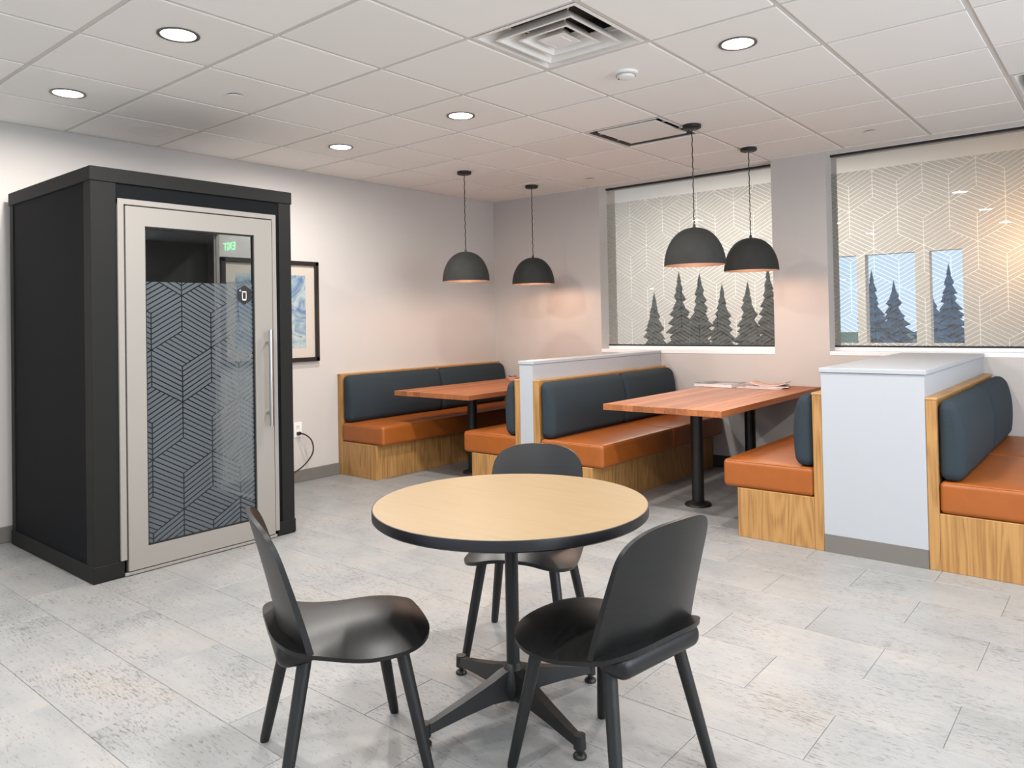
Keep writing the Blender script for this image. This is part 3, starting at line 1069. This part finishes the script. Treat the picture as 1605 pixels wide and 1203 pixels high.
# leaf
ly0, ly1, lz0, lz1 = fy0 + 0.038, fy1 - 0.034, 0.026, fz1 - 0.037
gy0, gy1, gz0, gz1 = -0.070, 0.588, 0.138, 1.866
leaf = MB()
leaf.box((BX1 - 0.028, ly0, lz0), (BX1 + 0.014, gy0, lz1)).box((BX1 - 0.028, gy1, lz0), (BX1 + 0.014, ly1, lz1))
leaf.box((BX1 - 0.028, gy0, lz0), (BX1 + 0.014, gy1, gz0)).box((BX1 - 0.028, gy0, gz1), (BX1 + 0.014, gy1, lz1))
leaf = leaf.build('door', DOORW, bo)
tag(leaf, 'white framed glass door with geometric frosted film')
bd = MB()
for a, b in (((gy0, gz0), (gy0 + 0.008, gz1)), ((gy1 - 0.008, gz0), (gy1, gz1)), ((gy0, gz0), (gy1, gz0 + 0.008)), ((gy0, gz1 - 0.008), (gy1, gz1))):
    bd.box((BX1 - 0.012, a[0], a[1]), (BX1 + 0.006, b[0], b[1]))
bd.build('glazing_bead', GASKET, leaf)
MB().box((BX1 - 0.012, gy0, gz0), (BX1 - 0.004, gy1, gz1)).build('door_glass', GLASSB, leaf)
film_obj('frosted_film', FILMB, leaf, film_polys((gy0 + 0.006, gz0 + 0.006), (gy1 - 0.006, 1.566), 0.138, 0.892, 0.2, 7, 0.0062, 11), lambda u, v: (BX1 - 0.0028, u, v))
hx, hy, hz = BX1 - 0.0015, 0.527, 1.502
hexp = [(hy + 0.055 * math.sin(PI / 3 * i), hz + 0.060 * math.cos(PI / 3 * i)) for i in range(6)]
MB().prism(hexp, 0, hx - 0.0006, hx + 0.0006).build('hexagon_sticker', GASKET, leaf)
ICON = plain('icon_white', (236, 236, 234), 0.5)
ic = MB()
x0, x1 = hx + 0.0008, hx + 0.0014
py0, py1, pz0, pz1 = hy - 0.016, hy + 0.013, hz - 0.033, hz + 0.022
ic.box((x0, py0, pz0), (x1, py0 + 0.004, pz1)).box((x0, py1 - 0.004, pz0), (x1, py1, pz1)).box((x0, py0, pz0), (x1, py1, pz0 + 0.009)).box((x0, py0, pz1 - 0.007), (x1, py1, pz1))
for rr in (0.010, 0.017):
    pts = [(hx + 0.001, hy - 0.018 - rr * math.cos(t), hz + 0.016 + rr * math.sin(t)) for t in [0.35 + k * 0.18 for k in range(6)]]
    ic.tube(pts, 0.0012, 4)
ic.build('phone_icon', ICON, leaf)
# pull handle: two bars with posts
hnd = MB()
hnd.cyl((BX1 + 0.062, 0.662, 0.700), (BX1 + 0.062, 0.662, 1.288), 0.0125, n=20)
for z in (0.78, 1.21):
    hnd.cyl((BX1 + 0.014, 0.662, z), (BX1 + 0.062, 0.662, z), 0.008, n=14)
hnd.build('pull_handle', STEEL, leaf, smooth=True, angle=50)
# glazed right side
sg = MB()
sy = BY1 - 0.035
sg.box((0.30, sy - 0.012, 0.09), (0.385, sy + 0.03, 2.06)).box((1.10, sy - 0.012, 0.09), (BX1 - pw + 0.01, sy + 0.03, 2.06))
sg.box((0.385, sy - 0.012, 0.09), (1.10, sy + 0.03, 0.17)).box((0.385, sy - 0.012, 1.97), (1.10, sy + 0.03, 2.06))
sg = sg.build('side_frame', DOORW, bo)
MB().box((0.385, sy, 0.17), (1.10, sy + 0.008, 1.97)).build('side_glass', GLASSB, sg)
film_obj('frosted_film', FILMB, sg, film_polys((0.39, 0.18), (1.095, 1.62), 0.5, 0.9, 0.2, 7, 0.0062, 12), lambda u, v: (u, sy - 0.001, v))

# ------------------------------------------------------------------ framed picture, outlet, cord
pf = empty('framed_picture', (XL, 1.53, 1.0), 'framed abstract blue print on the left wall, half hidden by the booth', 'picture')
y0, y1, z0, z1 = 1.085, 1.978, 1.005, 1.852
fr = MB()
fr.box((XL, y0, z0), (XL + 0.035, y0 + 0.035, z1), 0.003, 1).box((XL, y1 - 0.035, z0), (XL + 0.035, y1, z1), 0.003, 1)
fr.box((XL, y0, z0), (XL + 0.035, y1, z0 + 0.035), 0.003, 1).box((XL, y0, z1 - 0.035), (XL + 0.035, y1, z1), 0.003, 1)
fr.build('frame', plain('frame_black', (34, 26, 24), 0.4), pf)
MB().box((XL + 0.001, y0 + 0.03, z0 + 0.03), (XL + 0.012, y1 - 0.03, z1 - 0.03)).build('mat_board', plain('taupe_mat', (196, 184, 172), 0.8), pf)


def art():
    k = N('abstract_print')
    v = k.coords('Object', (1, 3.2, 3.2))
    f = k.noise(v, 1.6, 7, 0.62, 1.4)
    k.l(k.ramp(f, [(0.30, lin((44, 60, 112))), (0.42, lin((96, 118, 156))), (0.52, lin((142, 160, 166))), (0.62, lin((176, 186, 184))), (0.74, lin((92, 108, 112)))]), k.b.inputs['Base Color'])
    k.b.inputs['Roughness'].default_value = 0.5
    return k.m


MB().box((XL + 0.011, y0 + 0.125, z0 + 0.120), (XL + 0.014, y1 - 0.125, z1 - 0.120)).build('print', art(), pf)
ou = empty('wall_outlet', (XL, 1.765, 0.44), 'white wall outlet low on the left wall beside the booth', 'outlet')
MB().box((XL, 1.727, 0.375), (XL + 0.006, 1.803, 0.500), 0.003, 2).build('cover_plate', PLAST, ou)
for z in (0.408, 0.462):
    rc = MB().box((XL + 0.005, 1.748, z - 0.018), (XL + 0.008, 1.782, z + 0.018), 0.002, 1).build('receptacle', plain('receptacle', (224, 221, 216), 0.5) if z < 0.42 else bpy.data.materials['receptacle'], ou)
    for dy in (-0.007, 0.007):
        MB().box((XL + 0.0079, 1.765 + dy - 0.0012, z - 0.002), (XL + 0.0086, 1.765 + dy + 0.0012, z + 0.009)).build('slot', GASKET, rc)
pc = empty('power_cord', (XL + 0.02, 1.765, 0.41), 'black power cord looping from the wall outlet to the booth', 'cord')
MB().box((XL + 0.0088, 1.748, 0.396), (XL + 0.034, 1.782, 0.422), 0.005, 2).build('plug', CORDM, pc)
ctl = [(XL + 0.034, 1.765, 0.409), (XL + 0.07, 1.79, 0.40), (XL + 0.10, 1.83, 0.35), (XL + 0.11, 1.84, 0.27), (XL + 0.11, 1.80, 0.20), (XL + 0.11, 1.70, 0.13), (XL + 0.11, 1.52, 0.075), (XL + 0.11, 1.20, 0.03), (XL + 0.11, 0.90, 0.012)]
pts = []
for i in range(len(ctl) - 1):
    p0, p1, p2, p3 = (Vector(ctl[max(0, min(len(ctl) - 1, i + k))]) for k in (-1, 0, 1, 2))
    for s in range(8):
        t = s / 8
        pts.append(0.5 * ((2 * p1) + (p2 - p0) * t + (2 * p0 - 5 * p1 + 4 * p2 - p3) * t * t + (3 * p1 - p0 - 3 * p2 + p3) * t ** 3))
MB().tube(pts, 0.0062, 8).build('cable', CORDM, pc, smooth=True)

# ------------------------------------------------------------------ exit sign (out of frame; mirrored in the booth glass)
ex = empty('exit_sign', (6.60, 3.52, 2.40), 'white exit sign with glowing green letters hanging from the ceiling', 'sign')
MB().box((6.44, 3.505, 2.31), (6.76, 3.535, 2.50), 0.004, 1).build('sign_body', PLAST, ex)
MB().cyl((6.6, 3.52, 2.50), (6.6, 3.52, H - 0.004), 0.012, n=12).build('stem', PLAST, ex)
GREEN = emit('exit_green', (50, 215, 120), 16.0)
tc = bpy.data.curves.new('exit_text', 'FONT')
tc.body = 'EXIT'
tc.size = 0.15
tc.align_x = 'CENTER'; tc.align_y = 'CENTER'
tc.extrude = 0.001
to = bpy.data.objects.new('tmp_text', tc)
COL.objects.link(to)
bpy.context.view_layer.update()
dg = bpy.context.evaluated_depsgraph_get()
me = bpy.data.meshes.new_from_object(to.evaluated_get(dg))
bpy.data.objects.remove(to)
me.transform(Matrix.Rotation(PI / 2, 4, 'X'))
me.transform(Matrix.Translation((0, -0.0165, 0.005)))
me.materials.clear(); me.materials.append(GREEN)
lt = bpy.data.objects.new('letters', me)
COL.objects.link(lt)
lt.parent = ex

# ------------------------------------------------------------------ round table
TCX, TCY, TZ, TR = 3.755, 0.012, 0.703, 0.462
rt = empty('round_table', (TCX, TCY, 0), 'round pale wood cafe table with black edge and pedestal base', 'table')
MB().lathe((TCX, TCY, TZ), [(0.0, 0.0), (TR - 0.004, 0.0), (TR - 0.004, -0.006), (0.0, -0.006)], 96).build('tabletop', LAMIN, rt)
MB().lathe((TCX, TCY, TZ), [(TR - 0.004, 0.0), (TR - 0.001, -0.0008), (TR, -0.004), (TR, -0.031), (TR - 0.006, -0.036), (TR - 0.03, -0.036), (TR - 0.03, -0.007), (TR - 0.0042, -0.0065)], 96, close=True).build('edge_band', BLACKE, rt, smooth=True, angle=40)
MB().lathe((TCX, TCY, TZ), [(0.0, -0.034), (TR - 0.028, -0.034), (TR - 0.028, -0.0062), (0.0, -0.0062)], 64).build('core', BLACKE, rt)
MB().cyl((TCX, TCY, 0.10), (TCX, TCY, 0.668), 0.0225, n=28).build('column', BLACKM, rt, smooth=True)
MB().box((TCX - 0.13, TCY - 0.13, 0.660), (TCX + 0.13, TCY + 0.13, 0.669)).build('top_plate', BLACKM, rt)
MB().lathe((TCX, TCY, 0), [(0.0, 0.045), (0.030, 0.045), (0.046, 0.06), (0.048, 0.10), (0.040, 0.135), (0.027, 0.160), (0.022, 0.165)], 32).build('hub', BLACKM, rt, smooth=True, angle=50)
for k in range(4):
    a = math.radians(-15 + 90 * k)
    d = Vector((math.cos(a), math.sin(a), 0)); s = Vector((-d.y, d.x, 0))
    c = Vector((TCX, TCY, 0))
    secs = []
    for t, hw, zl, zh in ((0.0, 0.024, 0.055, 0.150), (0.045, 0.025, 0.055, 0.145), (0.10, 0.023, 0.060, 0.125), (0.20, 0.020, 0.052, 0.096), (0.30, 0.017, 0.040, 0.070), (0.337, 0.016, 0.036, 0.062)):
        p = c + d * t
        secs.append([p + s * hw + Vector((0, 0, zl)), p + s * hw * 0.75 + Vector((0, 0, zh)), p - s * hw * 0.75 + Vector((0, 0, zh)), p - s * hw + Vector((0, 0, zl))])
    vs = [q for sec in secs for q in sec]
    fs = []
    for i in range(len(secs) - 1):
        for j in range(4):
            fs.append((i * 4 + j, i * 4 + (j + 1) % 4, (i + 1) * 4 + (j + 1) % 4, (i + 1) * 4 + j))
    fs += [(0, 1, 2, 3), tuple((len(secs) - 1) * 4 + j for j in (3, 2, 1, 0))]
    leg = MB().add(vs, fs).build('leg', BLACKM, rt, smooth=True, angle=35)
    e = c + d * 0.340
    MB().cyl((e.x, e.y, 0.028), (e.x, e.y, 0.068), 0.0195, 0.018, 20).build('foot_socket', BLACKM, leg, smooth=True, angle=50)
    MB().lathe((e.x, e.y, 0), [(0.0, 0.0), (0.0205, 0.0), (0.0215, 0.006), (0.017, 0.012), (0.008, 0.016), (0.008, 0.03)], 20).build('glide', BLACKM, leg, smooth=True, angle=50)

# ------------------------------------------------------------------ chairs
def chair():
    root = empty('chair', (0, 0, 0), 'x', 'chair', 'black wooden chairs around the round table')
    # seat: local +y is the front
    nu, nv = 20, 34
    yb, yf = -0.238, 0.222
    top, bot = [], []

    def hw(t):
        # half width along depth t (0 rear .. 1 front)
        if t < 0.22:
            w = 0.070 + 0.155 * max(0, 1 - (1 - t / 0.22) ** 2.4) ** (1 / 2.0)
        elif t < 0.62:
            w = 0.225
        else:
            q = (t - 0.62) / 0.38
            w = 0.105 + 0.120 * max(0, 1 - q ** 2.6) ** (1 / 2.0)
        return w
    vs, fs = [], []
    for layer in (0, 1):
        for j in range(nv + 1):
            t = j / nv
            t = 0.5 - 0.5 * (1 - (1 - (0.5 - t) / 0.5) ** 1.7) if t < 0.5 else 0.5 + 0.5 * (1 - (1 - (t - 0.5) / 0.5) ** 1.7)
            y = yb + (yf - yb) * t
            for i in range(nu + 1):
                s = -1 + 2 * i / nu
                s = math.copysign(abs(s) ** 0.8, s)
                x = s * hw(t)
                e = abs(x) / 0.225
                z = 0.448 - (0.012 + 0.056 * (lambda q: q * q * (3 - 2 * q))(min(1.0, t / 0.62))) * e ** 2.6 - 0.030 * max(0, (t - 0.6) / 0.4) ** 2.5 - 0.006 * (1 - e * e) * math.sin(PI * min(1, max(0, t)))
                if t < 0.14:
                    z += 0.006 * (1 - t / 0.14) ** 2
                if layer:
                    edge = max(abs(s) ** 4, max(0, (t - 0.8) / 0.2) ** 2, max(0, (0.12 - t) / 0.12) ** 2)
                    z -= 0.030 - 0.017 * min(1, edge)
                vs.append((x * (1.0 if not layer else 0.985), y, z))
    W = nu + 1
    o = W * (nv + 1)
    for j in range(nv):
        for i in range(nu):
            a = j * W + i
            fs.append((a, a + 1, a + W + 1, a + W))
            fs.append((o + a, o + a + W, o + a + W + 1, o + a + 1))
    for i in range(nu):
        fs.append((i, o + i, o + i + 1, i + 1))
        a = nv * W + i
        fs.append((a, a + 1, o + a + 1, o + a))
    for j in range(nv):
        a = j * W
        fs.append((a, a + W, o + a + W, o + a))
        a = j * W + nu
        fs.append((a, o + a, o + a + W, a + W))
    MB().add(vs, fs).build('seat', BLACKW, root, smooth=True, angle=50)
    # backrest shell
    nu, nv = 20, 34
    vs, fs = [], []
    for layer in (0, 1):
        for j in range(nv + 1):
            v = j / nv
            vv = v if v < 0.5 else 0.5 + 0.5 * (1 - (1 - (v - 0.5) / 0.5) ** 2.0)
            w = 0.219 - 0.030 * vv
            if vv > 0.64:
                q = (vv - 0.64) / 0.36
                w = max(0.012, w * max(0.0, 1 - q ** 3.4) ** (1 / 2.6))
            for i in range(nu + 1):
                u = -1 + 2 * i / nu
                x = u * w
                e = x / 0.219
                zb = 0.437 - 0.022 * abs(e) ** 3
                z = zb + (0.774 - zb) * vv
                y = -0.186 - 0.088 * vv ** 1.15 + 0.052 * e * e * (1 - 0.25 * vv)
                if layer:
                    th = 0.013 + 0.006 * (1 - vv)
                    y -= th
                vs.append((x, y, z))
    W = nu + 1
    o = W * (nv + 1)
    for j in range(nv):
        for i in range(nu):
            a = j * W + i
            fs.append((a, a + 1, a + W + 1, a + W))
            fs.append((o + a, o + a + W, o + a + W + 1, o + a + 1))
    for i in range(nu):
        fs.append((i, o + i, o + i + 1, i + 1))
        a = nv * W + i
        fs.append((a, a + 1, o + a + 1, o + a))
    for j in range(nv):
        a = j * W
        fs.append((a, a + W, o + a + W, o + a))
        a = j * W + nu
        fs.append((a, o + a, o + a + W, a + W))
    MB().add(vs, fs).build('backrest', BLACKW, root, smooth=True, angle=50)
    # rounded rail under the rear ledge
    MB().puff((-0.176, -0.226, 0.368), (0.176, -0.115, 0.440), 0.034, (0, 0, 0.0), 8, 4).build('rear_rail', BLACKW, root, smooth=True, angle=80)
    for sx in (-1, 1):
        for (tx, ty, bx, by) in ((0.139, 0.120, 0.199, 0.193), (0.143, -0.145, 0.206, -0.226)):
            leg = MB()
            p0, p1 = Vector((sx * tx, ty, 0.400)), Vector((sx * bx, by, 0.0))
            n = 22
            rings = [(0.0, 0.0195), (0.10, 0.0200), (0.55, 0.0185), (0.97, 0.0155), (1.0, 0.0135)]
            vs, fs = [], []
            for t, r in rings:
                p = p0.lerp(p1, t)
                for i in range(n):
                    a = 2 * PI * i / n
                    vs.append((p.x + r * math.cos(a), p.y + r * math.sin(a), p.z))
            for k in range(len(rings) - 1):
                for i in range(n):
                    fs.append((k * n + i, k * n + (i + 1) % n, (k + 1) * n + (i + 1) % n, (k + 1) * n + i))
            fs += [tuple(range(n)), tuple(range((len(rings) - 1) * n, len(rings) * n))]
            leg.add(vs, fs).build('leg', BLACKL, root, smooth=True, angle=45)
    return root


c0 = chair()


def place(o, x, y, ang, label):
    """(x, y): middle of the four legs; ang: facing direction in degrees"""
    a = math.radians(ang)
    o.location = (x, y, 0)
    o.rotation_euler = (0, 0, a - PI / 2)
    o['label'] = label


c1 = copy_tree(c0)
c2 = copy_tree(c0)
place(c0, 3.531, -0.5015, 63.6, 'black wooden chair at the left of the round table, seen from its side')
place(c1, 4.1726, -0.0699, 171.5, 'black wooden chair at the right of the round table, its back to the camera')
place(c2, 3.488, 0.4183, -65.9, 'black wooden chair behind the round table, mostly hidden by the tabletop')
bpy.context.view_layer.update()
